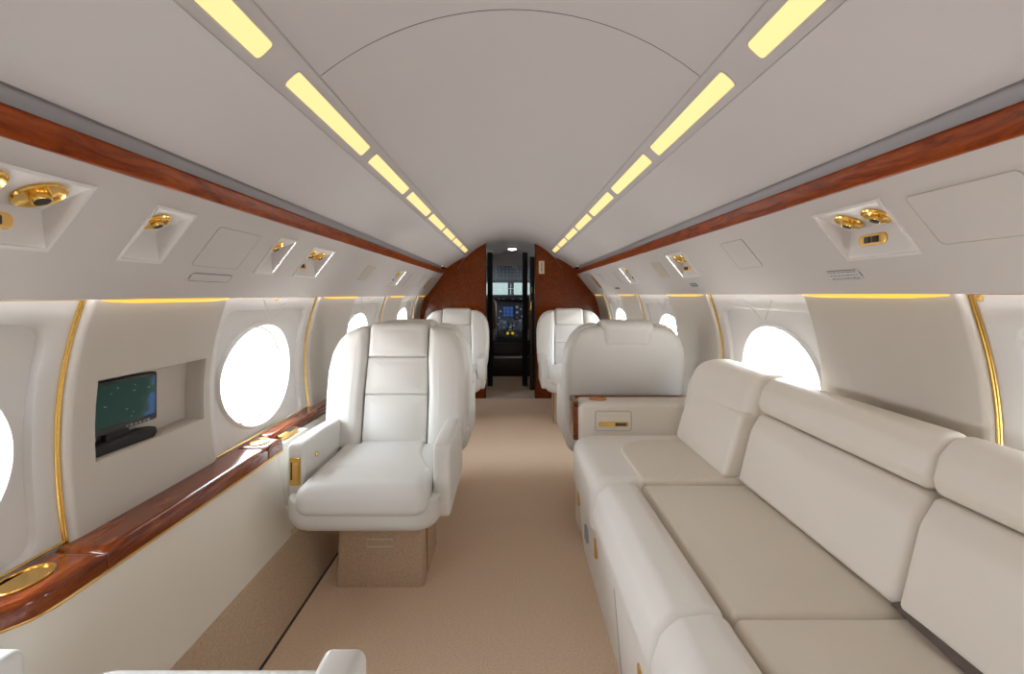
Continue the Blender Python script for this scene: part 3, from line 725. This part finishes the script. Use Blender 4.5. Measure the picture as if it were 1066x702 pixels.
# ------------------------------------------------------------------ club chair
GR = 'cream leather club chairs'
def make_chair():
    root = thing('club_chair', '', 'chair', (0, 0, 0), 0, GR)
    LE = M['leather']
    # carpeted pedestal
    mb = MB()
    rs = []
    for z, k, yf in ((0, .188, -.150), (.012, .186, -.149), (.30, .178, -.120), (.352, .176, -.116)):
        rs.append([(p.x, p.y, z) for p in rpoly([(-k, yf), (k, yf), (k, .25), (-k, .25)], .02, 4, .1)])
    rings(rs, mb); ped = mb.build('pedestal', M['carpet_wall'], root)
    mb = MB(); tube(mb, [(x, -.137 + .1 * (z - .165), z) for x, z in [(-.055, .165), (.055, .165), (.055, .195), (-.055, .195)]], .0022, 6, True); mb.build('drawer_pull', M['plate_w'], ped)
    mb = MB(); rbox(mb, .176, .188, -.06, -.04, .02, .34, .003); mb.build('metal_strip', M['tan'], ped)
    # under-seat shell
    o = rpoly([(-.30, -.405, .10), (.27, -.405, .10), (.315, .0, .2), (.315, .34, .12), (-.315, .34, .12), (-.315, .0, .2)], 0, 7, .05)
    pad(o, .335, .46, .055, .01, XY, seg=5, inner=3).build('seat_shell', LE, root)
    # cushion and raised middle
    o = rpoly([(-.246, -.45, .06), (.246, -.45, .06), (.25, .15, .03), (-.25, .15, .03)], 0, 6, .05)
    sc_ = pad(o, .418, .532, .035, .058, XY, seg=7, inner=9, puff=.012).build('seat_cushion', LE, root)
    o = rpoly([(-.225, -.425, .05), (.225, -.425, .05), (.222, -.23, .06), (.165, -.06, .08), (.152, .135, .01), (-.152, .135, .01), (-.165, -.06, .08), (-.222, -.23, .06)], 0, 5, .04)
    pad(o, .49, .540, .002, .022, lambda u, v, d: (u, v, d - .034 * max(0, min(1, (-.20 - v) / .16)) ** 1.5), seg=5, inner=9, puff=.010).build('seat_panel', LE, sc_)
    # arms
    for s in (-1, 1):
        o = rpoly([(-.316, .36, .03), (-.312, .650, .022), (-.10, .652, .2), (.16, .642, .05), (.20, .37, .05), (-.16, .365, .14)], 0, 6, .05)
        ar = pad(o, .250, .318, .012, .018, lambda u, v, d: (s * d, u, v), seg=4, inner=4, puff=.003).build('armrest', LE, root)
        if s < 0:
            mb = MB(); mpg = lambda u, v, d: (-.284 + u, -.314 - d, v)
            pad(rpoly([(-.021, .49), (.021, .49), (.021, .598), (-.021, .598)], .004, 3, .2), 0, .004, 0, .002, mpg, mb, seg=2, inner=1); hp = mb.build('handle_plate', M['gold'], ar)
            mb = MB(); pad(rpoly([(-.008, .51), (.012, .51), (.012, .578), (-.008, .578)], .003, 3, .2), .003, .010, 0, .003, mpg, mb, seg=2, inner=1); mb.build('release_lever', M['gold_satin'], hp)
            mb = MB(); pad(rpoly([(-.016, .512), (-.010, .512), (-.010, .58), (-.016, .58)], .001, 2, .2), .003, .005, 0, .001, mpg, mb, seg=1, inner=1); mb.build('lever_slot', M['black'], hp)
            mb = MB(); lathe(mb, [(.011, -.002), (.011, .003), (.008, .005), (.004, .003)], frame_from(Vector((-.249, -.19, .575)), (0, 1, 0), (0, 0, 1), (1, 0, 0)), 14); mb.build('recline_button', M['gold'], ar)
    # back
    B = lambda u, v, d: (u, .125 + .22 * (v - .5) - d, v)
    hw = [(.43, .300), (.55, .325), (.70, .335), (.85, .334), (.93, .322), (.99, .295), (1.03, .262), (1.050, .215), (1.058, .16)]
    sh = [(x, z) for z, x in hw] + [(0, 1.060)] + [(-x, z) for z, x in reversed(hw)] + [(-.2, .425), (.2, .425)]
    o = rpoly(sh, .02, 4, .045)
    bs = pad(o, -.165, -.045, .045, .02, B, seg=5, inner=9, puff0=.018).build('back_shell', LE, root)
    o2 = offset(o, .047)
    mb = MB(); tube(mb, [B(q.x, q.y, -.1655) for q in o2], .0022, 6, True); mb.build('piping', LE, bs)
    for s in (-1, 1):
        w = [(.158, .495, .02), (.30, .50, .05), (.330, .60, .1), (.336, .74, .1), (.334, .86, .1), (.320, .945, .08), (.292, 1.005, .06), (.255, 1.045, .06), (.205, 1.068, .06), (.150, 1.072, .012), (.148, .92, .05), (.158, .75, .1)]
        o = rpoly([(s * a, b, c) for a, b, c in w], 0, 4, .035)
        pad(o, -.11, .038, .02, .042, B, seg=6, inner=9, puff=.004).build('side_bolster', LE, root)
    o = rpoly([(-.154, .50, .014), (.154, .50, .014), (.152, .7475, .008), (-.152, .7475, .008)], 0, 5, .04)
    pad(o, -.07, .012, .01, .010, B, seg=4, inner=9, puff=.016).build('lumbar_pad', LE, root)
    o = rpoly([(-.152, .7485, .008), (.152, .7485, .008), (.147, .9235, .008), (-.147, .9235, .008)], 0, 5, .04)
    pad(o, -.07, .012, .01, .010, B, seg=4, inner=9, puff=.012).build('back_pad', LE, root)
    o = rpoly([(-.146, .9245, .008), (.146, .9245, .008), (.143, 1.090, .035), (-.143, 1.090, .035)], 0, 6, .04)
    pad(o, -.176, .026, .045, .026, B, seg=6, inner=9, puff=.012).build('headrest', LE, root)
    return root
ch = make_chair()
CH = [(-.55, 2.30, 0, 'large cream club chair facing the camera beside the ledge, gold handle on its armrest'),
      (-.555, 3.18, PI, 'cream club chair mostly hidden, back-to-back behind the large chair by the ledge'),
      (-.55, 5.01, 0, 'far cream club chair by the burl bulkhead, monitor side of the doorway'),
      (.634, 3.16, PI, 'cream club chair seen from its smooth back, just beyond the sofa end'),
      (.607, 5.02, 0, 'far cream club chair by the burl bulkhead, sofa side of the doorway'),
      (-.553, .54, PI, 'cream club chair cut off by the bottom picture edge, armrest tips and seat front showing')]
for i, (x, y, rz, lab) in enumerate(CH):
    o = ch if i == 0 else copy_tree(ch)
    o.location = (x, y, 0); o.rotation_euler = (0, 0, rz); o['label'] = lab
    if i in (1, 3, 4, 5): o.scale.x = -1      # the gold handle sits on the wall side
    if i == 5:      # this one is laid back
        for c in o.children if hasattr(o, 'children') else []:
            if c.name.split('.')[0] in ('back_shell', 'side_bolster', 'lumbar_pad', 'back_pad', 'headrest'):
                a = math.radians(-30); c.rotation_euler.x = a
                pv = Vector((0, .125, .5)); c.location = pv - Matrix.Rotation(a, 3, 'X') @ pv

# ------------------------------------------------------------------ sofa
so = thing('sofa', 'long cream leather three seat sofa along the wall under the window', 'sofa', (.65, 1.4, 0))
SO = Vector((.65, 1.4, 0))
def sp(u, v, d): return Vector((u, d, v)) - SO          # profile (x,z) run along y
def sxy(u, v, d): return Vector((u, v, d)) - SO
LS = M['leather_back']; LB = M['leather_sofa']
Y3, Y2, Y1, Y0 = 2.540, 1.885, 1.113, .33
# base
mb = MB(); rs = []
for z, x in ((0, .356), (.02, .354), (.30, .330), (.36, .328)):
    rs.append([Vector((p.x, p.y, z)) - SO for p in rpoly([(x, Y0, .02), (1.0, Y0, .02), (1.0, Y3 - .005, .02), (x, Y3 - .005, .06)], 0, 5, .1)])
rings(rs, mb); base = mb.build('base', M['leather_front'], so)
for y in (1.20, 1.62):   # door joints of the base drawer
    mb = MB(); tube(mb, [Vector((.3545 - .083 * z, y, z)) - SO for z in (.005, .1, .2, .3)], .0014, 5); mb.build('drawer_joint', M['stitch'], base)
# front bolsters
prof = [(.318, .345, .02), (.298, .43, .06), (.318, .50, .06), (.36, .538, .05), (.43, .548, .05), (.470, .535, .03), (.476, .45, .02), (.476, .33, .01)]
po = rpoly(prof, 0, 6, .04)
for a, b in ((Y1, Y2), (Y0, Y1)):
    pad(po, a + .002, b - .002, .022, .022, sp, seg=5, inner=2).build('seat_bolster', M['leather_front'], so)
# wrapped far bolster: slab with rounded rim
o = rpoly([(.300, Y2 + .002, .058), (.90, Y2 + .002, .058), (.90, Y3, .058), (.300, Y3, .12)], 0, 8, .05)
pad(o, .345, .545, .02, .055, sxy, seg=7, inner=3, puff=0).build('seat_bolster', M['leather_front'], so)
# seat cushions
for a, b, far in ((Y0, Y1, 0), (Y1, Y2, 0)):
    o = rpoly([(.479, a + .003), (.93, a + .003), (.93, b - .003), (.479, b - .003)], .02, 5, .06)
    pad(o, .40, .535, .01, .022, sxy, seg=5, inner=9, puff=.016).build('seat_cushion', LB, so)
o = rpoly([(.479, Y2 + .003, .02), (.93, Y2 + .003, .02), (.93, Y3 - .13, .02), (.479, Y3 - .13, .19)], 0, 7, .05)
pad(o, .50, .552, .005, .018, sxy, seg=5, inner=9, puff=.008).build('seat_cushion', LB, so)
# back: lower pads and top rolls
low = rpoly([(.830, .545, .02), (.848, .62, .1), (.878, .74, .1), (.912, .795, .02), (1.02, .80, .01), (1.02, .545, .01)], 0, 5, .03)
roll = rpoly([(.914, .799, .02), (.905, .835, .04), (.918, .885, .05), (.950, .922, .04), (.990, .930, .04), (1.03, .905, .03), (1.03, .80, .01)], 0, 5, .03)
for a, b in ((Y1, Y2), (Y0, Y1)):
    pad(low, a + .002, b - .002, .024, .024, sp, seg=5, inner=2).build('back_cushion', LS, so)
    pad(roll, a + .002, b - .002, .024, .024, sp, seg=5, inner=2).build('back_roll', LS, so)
# far section: roll wraps round the end of its pad
X = lambda z: .838 + .30 * (z - .55)
wrap = rpoly([(Y2 + .002, .53, .01), (Y3 - .03, .53, .03), (Y3 - .01, .66, .06), (Y3 - .0, .80, .07), (Y3 - .045, .905, .09), (Y3 - .16, .932, .12), (Y2 + .002, .932, .02)], 0, 8, .04)
pad(wrap, -.14, .0, .04, .055, lambda u, v, d: Vector((X(v) - .024 - .02 * max(0, min(1, (v - .6) / .2)) - d, u, v)) - SO, seg=6, inner=9, puff=.008).build('back_roll', LS, so)
o = rpoly([(Y2 + .004, .55, .02), (Y3 - .10, .55, .03), (Y3 - .09, .68, .09), (Y3 - .17, .785, .12), (Y2 + .004, .792, .015)], 0, 8, .04)
pad(o, -.06, .022, .01, .024, lambda u, v, d: Vector((X(v) - .034 - d, u, v)) - SO, seg=5, inner=9, puff=.012).build('back_cushion', LS, so)
# hardware on the front, belt in the crease
mb = MB(); rbox(mb, .330 - SO.x, .345 - SO.x, 2.22 - SO.y, 2.28 - SO.y, .15, .21, .003); mb.build('vent_plate', M['cockpit_lt'], so)
for y in (2.46, 1.965, 1.29):
    mb = MB(); rbox(mb, .326 - SO.x, .345 - SO.x, y - SO.y, y + .026 - SO.y, .215, .285, .003); mb.build('latch', M['gold_satin'], so)
mb = MB(); pts = [(.846, 1.125, .552), (.840, 1.10, .558), (.833, 1.04, .557), (.829, .93, .554), (.828, .75, .552)]
grid([[Vector((x + k * .010, y, z + k * .005 + .003)) - SO for k in (-1, 0, 1)] for x, y, z in pts], mb)
grid([[Vector((x + k * .010, y, z + k * .005 + .0012)) - SO for k in (-1, 0, 1)] for x, y, z in pts], mb); mb.build('seat_belt', M['strap'], so)

# console closing the sofa end
co = thing('sofa_console', 'cream armrest console capped with mahogany at the far end of the sofa', 'console', (.62, 2.68, 0))
CO = Vector((.62, 2.68, 0))
mpc = lambda u, v, d: Vector((u, d, v)) - CO
o = rpoly([(.345, .05, .01), (1.03, .05, .01), (1.03, .690, .02), (.340, .690, .03)], 0, 5, .08)
pad(o, 2.545, 2.716, .022, .015, mpc, seg=4, inner=3).build('body', M['leather_back'], co)
mb = MB(); pad(rpoly([(.318, .50, .004), (.345, .50, .004), (.345, .672, .004), (.318, .672, .006)], 0, 3, .2), 2.565, 2.738, .006, .006, mpc, mb, seg=3, inner=1); mb.build('wood_end', M['mahog'], co)
mb = MB()
mpz = lambda u, v, d: Vector((u, v, d)) - CO
pad(rpoly([(.316, 2.56, .015), (.341, 2.56, .004), (.341, 2.7175, .004), (.316, 2.7175, .004)], 0, 4, .08), .676, .694, .004, .004, mpz, mb, seg=3, inner=1)
pad(rpoly([(.316, 2.718, .004), (1.03, 2.718, .004), (1.03, 2.742, .004), (.316, 2.742, .018)], 0, 4, .08), .676, .694, .004, .004, mpz, mb, seg=3, inner=1)
mb.build('wood_cap', M['mahog'], co)
mb = MB(); tube(mb, [Vector((.316, 2.562, .673)) - CO, Vector((.317, 2.74, .673)) - CO], .003, 6); mb.build('trim_strip', M['gold'], co)
cup(co, CO, .452, 2.645, .690, .043, .042, M['copper'])
pad(rpoly([(.425, .556), (.600, .556), (.600, .650), (.425, .650)], .010, 4, .1), -2.548, -2.541, .0, .003, lambda u, v, d: Vector((u, -d, v)) - CO, seg=2, inner=1).build('switch_frame', M['leather_back'], co)
sf = [x for x in C.objects if x.name.startswith('switch_frame')][0]
mb = MB(); tube(mb, [Vector((q.x, 2.5435, q.y)) - CO for q in rpoly([(.423, .554), (.602, .554), (.602, .652), (.423, .652)], .011, 4, .1)], .0014, 6, True); mb.build('joint_line', M['stitch'], sf)
mb = MB(); pad(rpoly([(.440, .576), (.585, .576), (.585, .598), (.440, .598)], .002, 2, .2), 0, .004, 0, .001, lambda u, v, d: Vector((u, 2.5415 - d, v)) - CO, mb, seg=1, inner=1); mb.build('gold_plate', M['gold'], sf)
mb = MB(); pad(rpoly([(.440, .602), (.585, .602), (.585, .628), (.440, .628)], .002, 2, .2), 0, .003, 0, .001, lambda u, v, d: Vector((u, 2.5415 - d, v)) - CO, mb, seg=1, inner=1); mb.build('label_plate', M['plate_w'], sf)
for k in range(5):
    mb = MB(); rbox(mb, .522 + k * .011 - CO.x, .531 + k * .011 - CO.x, 2.535 - CO.y, 2.539 - CO.y, .579, .594, .001); mb.build('button', M['black'], sf)

# ------------------------------------------------------------------ vestibule and cockpit
G = lambda name, m, *boxes, **k: [box(k['mb'], *b) for b in boxes]
mb = MB()
grid([[(x, y, z) for y in (YB - .01, 8.35)] for x, z in [(x, cz(x) + .003) for x in lin(-.62, .62, 16)]], mb)
struct(mb.build('ceiling_vestibule', M['grey_lt']))
for s, n in ((-1, 'wall_vestibule_left'), (1, 'wall_vestibule_right')):
    mb = MB(); box(mb, min(s * .56, s * .60), max(s * .56, s * .60), YB + .046, 8.35, 0, 1.75)
    struct(mb.build(n, M['dark'], smooth=False))
mb = MB(); rbox(mb, -.27, .28, YB - .012, YB + .03, 0, .022, .005); trim(mb, M['chrome'])
for x0, x1, nm in ((-.305, -.235, 'left'), (.165, .235, 'right')):
    mb = MB(); rbox(mb, x0, x1, 6.88, 6.95, 0, 1.80, .008)
    o = mb.build('door_post', M['rubber']); tag(o, 'tall black post in the doorway, %s' % ('on the monitor side' if nm == 'left' else 'inner of the two on the sofa side'), 'post', 'doorway posts')
mb = MB(); rbox(mb, .255, .315, 6.60, 6.66, 0, 1.72, .006)
ob = tag(mb.build('door_post', M['dark']), 'brown post in the doorway on the placard side of the bulkhead', 'post', 'doorway posts')
mb = MB(); rbox(mb, .262, .288, 6.585, 6.60, 1.02, 1.14, .004); rbox(mb, .245, .288, 6.57, 6.59, 1.03, 1.055, .004); mb.build('latch', M['gold'], ob)
mb = MB(); rbox(mb, .27, .286, 6.59, 6.60, 1.25, 1.33, .003); mb.build('hinge', M['gold_satin'], ob)
t = thing('vestibule_light', 'small pale dome light on the vestibule ceiling beyond the doorway', 'ceiling light', (.03, 7.2, cz(.03) - .002))
mb = MB(); lathe(mb, [(.075, .003), (.075, -.02), (.06, -.026)], frame_from(Vector((0, 0, 0)), (1, 0, 0), (0, 1, 0), (0, 0, 1)), 24); mb.build('housing', M['housing'], t)
mb = MB(); lathe(mb, [(.058, -.024), (.05, -.034), (.02, -.040), (.002, -.041)], frame_from(Vector((0, 0, 0)), (1, 0, 0), (0, 1, 0), (0, 0, 1)), 24); mb.build('lens', M['dome'], t)
# steps
st = thing('cockpit_step', 'dark step with a grey metal nosing leading up to the cockpit', 'step', (0, 7.9, 0))
mb = MB(); rbox(mb, -.55, .55, 7.715 - 7.9, 8.20 - 7.9, 0, .275, .006); mb.build('riser', M['dark'], st)
mb = MB(); rbox(mb, -.25, .27, 7.70 - 7.9, 7.86 - 7.9, .275, .292, .006); mb.build('nosing', M['chrome'], st)
mb = MB(); rbox(mb, -.55, .55, 8.20 - 7.9, 8.325 - 7.9, .0, .45, .006); mb.build('upper_riser', M['dark'], st)
# cockpit shell with windscreen opening
mb = MB()
for q in (-1.0, .96):
    box(mb, q, q + .04, 8.35, 10.2, .3, 1.15); box(mb, q, q + .04, 8.35, 10.2, 1.55, 1.9); box(mb, q, q + .04, 8.35, 9.0, 1.15, 1.55); box(mb, q, q + .04, 9.9, 10.2, 1.15, 1.55)
box(mb, -1.0, 1.0, 8.35, 10.2, 1.86, 1.9); box(mb, -1, 1, 8.35, 10.2, .30, .34)
box(mb, -1, 1, 10.2, 10.24, .3, 1.23); box(mb, -1, 1, 10.2, 10.24, 1.47, 1.9); box(mb, -.045, .075, 10.19, 10.24, 1.2, 1.5)
box(mb, -1, -.56, 8.33, 8.36, 0, 1.9); box(mb, .56, 1, 8.33, 8.36, 0, 1.9)
struct(mb.build('wall_cockpit', M['cockpit'], smooth=False))
for x0, x1 in ((-.95, -.045), (.075, .95)):
    winno += 1; mb = MB(); rbox(mb, x0, x1, 10.215, 10.225, 1.2, 1.5, .002); struct(mb.build('window_%d' % winno, M['glass_tint']))
for x0 in (-.985, .975):
    winno += 1; mb = MB(); rbox(mb, x0, x0 + .01, 9.0, 9.9, 1.15, 1.55, .002); struct(mb.build('window_%d' % winno, M['glass']))
mb = MB(); box(mb, -.6, .6, 8.30, 8.34, 1.70, 1.93); struct(mb.build('wall_header', M['grey_lt'], smooth=False))
# whiskey compass on the centre post
t = thing('compass', 'dark standby compass on the windscreen centre post', 'compass', (.015, 10.12, 1.36))
mb = MB(); lathe(mb, [(.05, -.03), (.055, 0), (.05, .05), (.03, .055)], frame_from(Vector((0, 0, -.01)), (1, 0, 0), (0, 0, 1), (0, -1, 0)), 16); mb.build('body', M['black'], t)
mb = MB(); rbox(mb, -.006, .006, -.06, -.05, -.12, .09, .002); rbox(mb, -.05, .05, -.06, -.052, -.015, -.005, .002); mb.build('markings', M['white_mark'], t)
# glareshield + instrument panel
t = thing('instrument_panel', 'dark cockpit instrument panel with blue displays and small dials under the windscreen', 'instrument panel', (0, 9.6, .8))
mb = MB(); pad(rpoly([(-.12, -.42), (.02, .36), (.10, .36), (.10, -.42)], .02, 4, .3), -.9, .9, .01, .01, lambda u, v, d: (d, u, v - .03), mb, seg=2, inner=1); mb.build('panel', M['cockpit'], t)
mb = MB(); pad(rpoly([(-.14, .33), (.5, .36), (.5, .42), (-.10, .42), (-.16, .38)], .02, 4, .3), -.92, .92, .01, .01, lambda u, v, d: (d, u, v - .01), mb, seg=2, inner=1); mb.build('glareshield', M['rubber'], t)
def ip(x, z, dy=0): return (x, -.12 + .14 * (z + .42) / .78 - .012 + dy, z)
random.seed(3)
for x, w in ((-.10, .045), (-.035, .045), (.03, .045)):
    for z in (.18, .115, .05):
        mb = MB(); y = ip(x, z)[1]; rbox(mb, x - w * .55, x + w * .55, y - .012, y + .01, z - .026, z + .026, .003); mb.build('display', M['blue'], t)
for x, z, r in ((.13, .20, .028), (.13, .10, .028), (.13, .0, .024), (.20, .16, .02), (.23, .02, .03), (-.18, .12, .02), (-.20, .0, .02), (.25, .12, .02), (-.22, -.12, .02)):
    mb = MB(); lathe(mb, [(r, 0), (r, .012), (r * .85, .016), (r * .8, .012)], frame_from(Vector(ip(x, z)), (1, 0, 0), (0, 0, 1), (0, -1, 0)), 14); g = mb.build('dial', M['cockpit_lt'], t)
    mb = MB(); rbox(mb, x - r * .55, x + r * .4, ip(x, z)[1] - .02, ip(x, z)[1] - .015, z - .004, z + .006, .001); mb.build('needle', M['white_mark'], g)
for k in range(4):
    mb = MB(); x = -.04 + k * .036; y = ip(x, -.05)[1]; rbox(mb, x - .013, x + .013, y - .02, y, -.062, -.042, .003); mb.build('switch', M['white_mark'], t)
mb = MB(); lathe(mb, [(.038, 0), (.04, .02), (.03, .03)], frame_from(Vector(ip(-.115, -.09)), (1, 0, 0), (0, 0, 1), (0, -1, 0)), 16); mb.build('knob', M['orange'], t)
for x in (-.2, -.12, .05, .19):
    mb = MB(); rbox(mb, x - .02, x + .02, -.165, -.15, .345, .36, .002); mb.build('annunciator', M['tan'], t)
# overhead panel
t = thing('overhead_console', 'black overhead switch panel above the cockpit windscreen', 'switch panel', (0, 9.2, 1.6))
mb = MB(); pad(rpoly([(-.3, .2), (.7, -.09), (.72, -.06), (-.3, .24)], .004, 2, .4), -.34, .36, .01, .01, lambda u, v, d: (d, u, v), mb, seg=2, inner=1); mb.build('panel', M['cockpit'], t)
mb = MB()
for r in range(5):
    for c in range(9): rbox(mb, -.26 + c * .065, -.245 + c * .065, -.2 + r * .17, -.185 + r * .17, .165 - r * .05 - .02, .175 - r * .05, .002)
o = mb.build('switch_rows', M['cockpit_lt'], t); o['kind'] = 'stuff'
mb = MB(); rbox(mb, .04, .11, -.335, -.32, .09, .17, .004); mb.build('note_card', M['grey_lt'], t)
# centre pedestal
t = thing('throttle_pedestal', 'cockpit centre pedestal with throttle levers and two amber lights', 'pedestal', (0, 8.8, 0))
mb = MB(); pad(rpoly([(-.33, .345), (.66, .345), (.66, .775), (.35, .72), (-.05, .55), (-.33, .525)], .03, 4, .3), -.20, .22, .015, .015, lambda u, v, d: (d, u, v), mb, seg=3, inner=1); mb.build('body', M['cockpit'], t)
random.seed(11)
def pz(y): return interp([(-.42, .52), (-.05, .55), (.35, .72), (.7, .78)], y)
for k in range(26):
    x = random.uniform(-.17, .19); y = random.uniform(-.3, .6); w = random.uniform(.012, .03)
    mb = MB(); rbox(mb, x - w, x + w, y - .02, y + .02, pz(y) - .02, pz(y) + .014, .004); mb.build('radio_key' , M['cockpit_lt'] if k % 3 else M['white_mark'], t)
for x in (-.035, .045):
    mb = MB(); rbox(mb, x - .008, x + .008, .10, .12, .58, .78, .004); lv = mb.build('throttle_lever', M['black'], t)
    mb = MB(); lathe(mb, [(.01, -.02), (.022, -.015), (.022, .015), (.01, .02)], frame_from(Vector((x, .10, .79)), (0, 1, 0), (0, 0, 1), (1, 0, 0)), 12); mb.build('lever_knob', M['cockpit_lt'], lv)
    mb = MB(); lathe(mb, [(.02, 0), (.024, .01), (.015, .018)], frame_from(Vector((x - .003, -.20, .585)), (1, 0, 0), (0, 0, 1), (0, -1, 0)), 14); mb.build('amber_light', M['yellow_lamp'], t)
mb = MB(); lathe(mb, [(.02, 0), (.028, .02), (.015, .035)], frame_from(Vector((.12, .2, .70)), (1, 0, 0), (0, 1, 0), (0, 0, 1)), 12); mb.build('red_knob', M['red'], t)
# pilot seats
for s, lab in ((-1, 'pilot seat with sheepskin edge on the monitor side of the cockpit, tan back'), (1, 'pilot seat with sheepskin edge on the sofa side of the cockpit, mostly hidden')):
    t = thing('pilot_seat', lab, 'seat', (s * .48, 8.95, .34), 0, 'pilot seats')
    mb = MB(); pad(rpoly([(-.25, .30, .05), (.25, .30, .05), (.235, .82, .08), (-.235, .82, .08)], 0, 5, .1), -.05, .05, .03, .03, lambda u, v, d: (u, d - .1, v), mb, seg=3, inner=2); mb.build('backrest', M['tan'], t)
    mb = MB(); pad(rpoly([(-.24, .10, .05), (.24, .10, .05), (.245, .80, .08), (-.245, .80, .08)], 0, 5, .1), .05, .10, .02, .02, lambda u, v, d: (u, d - .1, v), mb, seg=3, inner=2); mb.build('sheepskin_cover', M['sheep'], t)
    mb = MB(); pad(rpoly([(-.24, -.12, .05), (.24, -.12, .05), (.24, .40, .08), (-.24, .40, .08)], 0, 5, .1), .10, .22, .03, .03, XY, mb, seg=3, inner=2); mb.build('seat_cushion', M['sheep'], t)
    mb = MB(); rbox(mb, -.18, .18, -.1, .3, 0, .10, .01); mb.build('seat_frame', M['black'], t)

# ------------------------------------------------------------------ light, camera
w = bpy.data.worlds.new('sky'); SC.world = w; w.use_nodes = True
nt = w.node_tree; bg = nt.nodes['Background']
tc = nt.nodes.new('ShaderNodeTexCoord'); sx = nt.nodes.new('ShaderNodeSeparateXYZ'); cr = nt.nodes.new('ShaderNodeValToRGB'); mr = nt.nodes.new('ShaderNodeMapRange')
mr.inputs['From Min'].default_value = -1; mr.inputs['From Max'].default_value = 1
nt.links.new(tc.outputs['Generated'], sx.inputs[0]); nt.links.new(sx.outputs['Z'], mr.inputs['Value']); nt.links.new(mr.outputs[0], cr.inputs['Fac'])
e = cr.color_ramp.elements; e[0].position = .30; e[0].color = (.80, .79, .77, 1); e[1].position = .70; e[1].color = (.86, .93, 1, 1)
k = e.new(.49); k.color = (.92, .91, .90, 1); k = e.new(.52); k.color = (1, 1, 1, 1)
nt.links.new(cr.outputs['Color'], bg.inputs['Color']); bg.inputs['Strength'].default_value = 15.0
# daylight portals in the window openings (they only guide sampling of the sky)
for s in (-1, 1):
    for (ya, yb, yc) in BAYS[s]:
        L = bpy.data.lights.new('window_portal', 'AREA'); L.shape = 'RECTANGLE'; L.size = .62; L.size_y = .45; L.cycles.is_portal = True
        o = bpy.data.objects.new('window_portal', L); C.objects.link(o); o.location = (s * 1.16, yc, ZW)
        o.rotation_euler = (PI / 2, 0, s * PI / 2) 
SC.cycles.use_denoising = True
SC.cycles.max_bounces = 14; SC.cycles.diffuse_bounces = 10; SC.cycles.glossy_bounces = 4; SC.cycles.transparent_max_bounces = 12
SC.cycles.sample_clamp_indirect = 8
cam = bpy.data.cameras.new('camera'); co_ = bpy.data.objects.new('camera', cam); C.objects.link(co_)
co_.location = (0, 0, EYE); co_.rotation_euler = (PI / 2, 0, 0)
cam.sensor_fit = 'HORIZONTAL'; cam.sensor_width = 36; cam.lens = 36 * F / 1066; cam.clip_start = .02
cam.shift_x = (533 - CX) / 1066; cam.shift_y = -(351 - HY) / 1066
SC.camera = co_
vs_ = SC.view_settings; vs_.view_transform = 'Standard'; vs_.look = 'None'; vs_.gamma = 1; vs_.use_curve_mapping = False; vs_.exposure = 0.0
